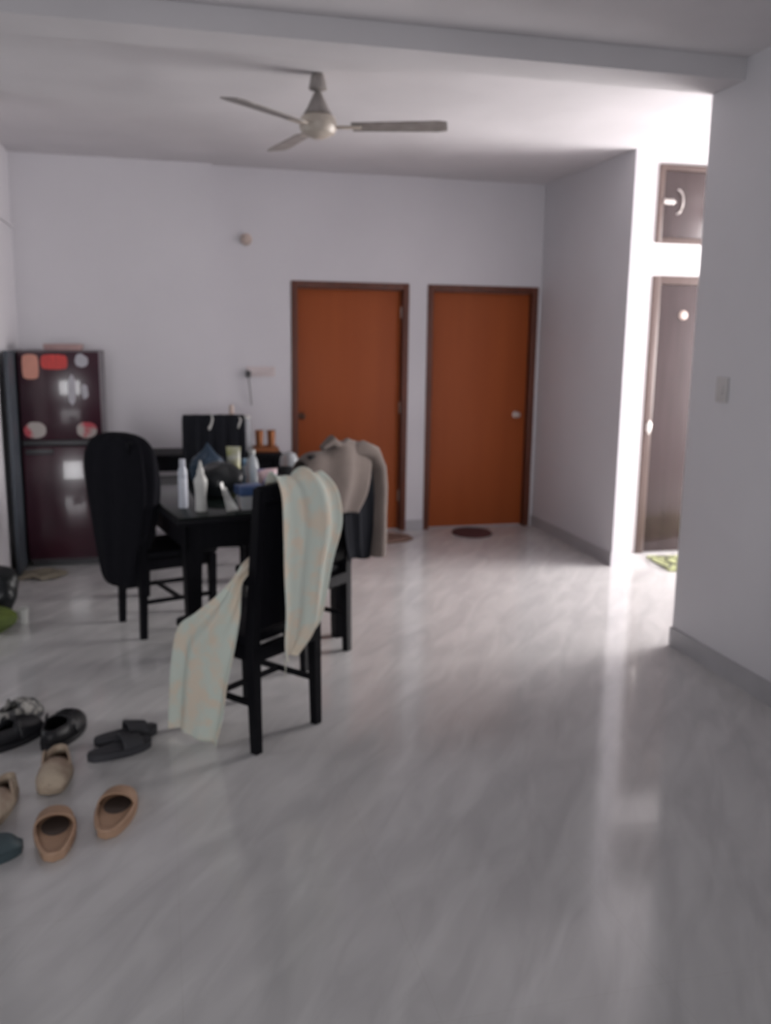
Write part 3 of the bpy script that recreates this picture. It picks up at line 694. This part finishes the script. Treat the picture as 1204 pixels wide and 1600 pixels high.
slipper('sandal', 'dark grey sandal lying left of its twin, beside the floral cloth', 'sandal', -.325, 3.385, -66, ms=DGREY, mi=DGREY, mu=DGREY, group=GS, t0=.50, t1=.82, openf=True, L_=.26, w_=.10)
slipper('sandal', 'dark grey sandal behind its twin, nearest to the floral cloth', 'sandal', -.31, 3.52, -70, ms=DGREY, mi=DGREY, mu=DGREY, group=GS, t0=.50, t1=.82, openf=True, L_=.26, w_=.10)
shoe('shoe', 'black shoe behind the beige shoe, tilted to the right', -.485, 3.50, -18, .30, .14, BLKSH, BLKSH, BLKSH, GS)
shoe('shoe', 'black shoe at the left picture edge, touching the other black shoe', -.70, 3.53, -40, .27, .11, BLKSH, BLKSH, BLKSH, GS)
shoe('shoe', 'mottled grey and white shoe at the left edge, farthest back', -.70, 3.72, -35, .25, .10, DGREY, PATTERN, DGREY, GS)
shoe('shoe', 'beige shoe with dark brown lining in front of the black shoe', -.415, 3.40, 176, .27, .12, BEIGE, BEIGE, BROWNIN, GS, laces=False, h_=.06)
shoe('shoe', 'beige shoe with black collar at the left edge', -.56, 3.20, 168, .27, .105, BEIGE, BEIGE, BLKSH, GS, laces=False, h_=.06)
slipper('slipper', 'dark teal slipper cut off by the left picture edge', 'slipper', -.70, 2.72, -70, ms=TEAL, mi=TEAL, mu=TEAL, group=GS, L_=.24)

# bags at the left edge
r = thing('green_bag', 'olive green cloth bag at the left picture edge', 'bag', (-.945, 5.10, .001)); blob('bag_body', LEAF, .13, .11, .07, r, seed=8)
r = thing('black_bag', 'black bag standing behind the olive green one', 'bag', (-.99, 5.36, .001)); blob('bag_body', BAGBLACK, .15, .12, .16, r, seed=9)
r = thing('paper_cup', 'small off-white cup beside the olive green bag', 'cup', (-.80, 5.22, .001)); LA('cup_wall', WHITEPL, [(0, 0), (.022, 0), (.03, .09), (.032, .092), (.028, .088), (.02, .004), (0, .004)], r)
r = thing('floor_rag', 'crumpled beige rag on the floor before the refrigerator', 'rag', (-.86, 6.30, .001))
bm = bmesh.new(); bmesh.ops.create_grid(bm, x_segments=30, y_segments=24, size=1)
for v in bm.verts:
    x, y = v.co.x, v.co.y; e = max(0, 1-(x*x+y*y)*.55)
    v.co = Vector((x*.17*(1+.15*math.sin(3*y+1)), y*.12*(1+.2*math.sin(4*x)), .004+.02*e*(1+math.sin(7*x+3*math.sin(4*y)))*.8))
o = finish(bm, 'rag_cloth', RAG, r); solid(o, .003); o.modifiers[0].offset = 1
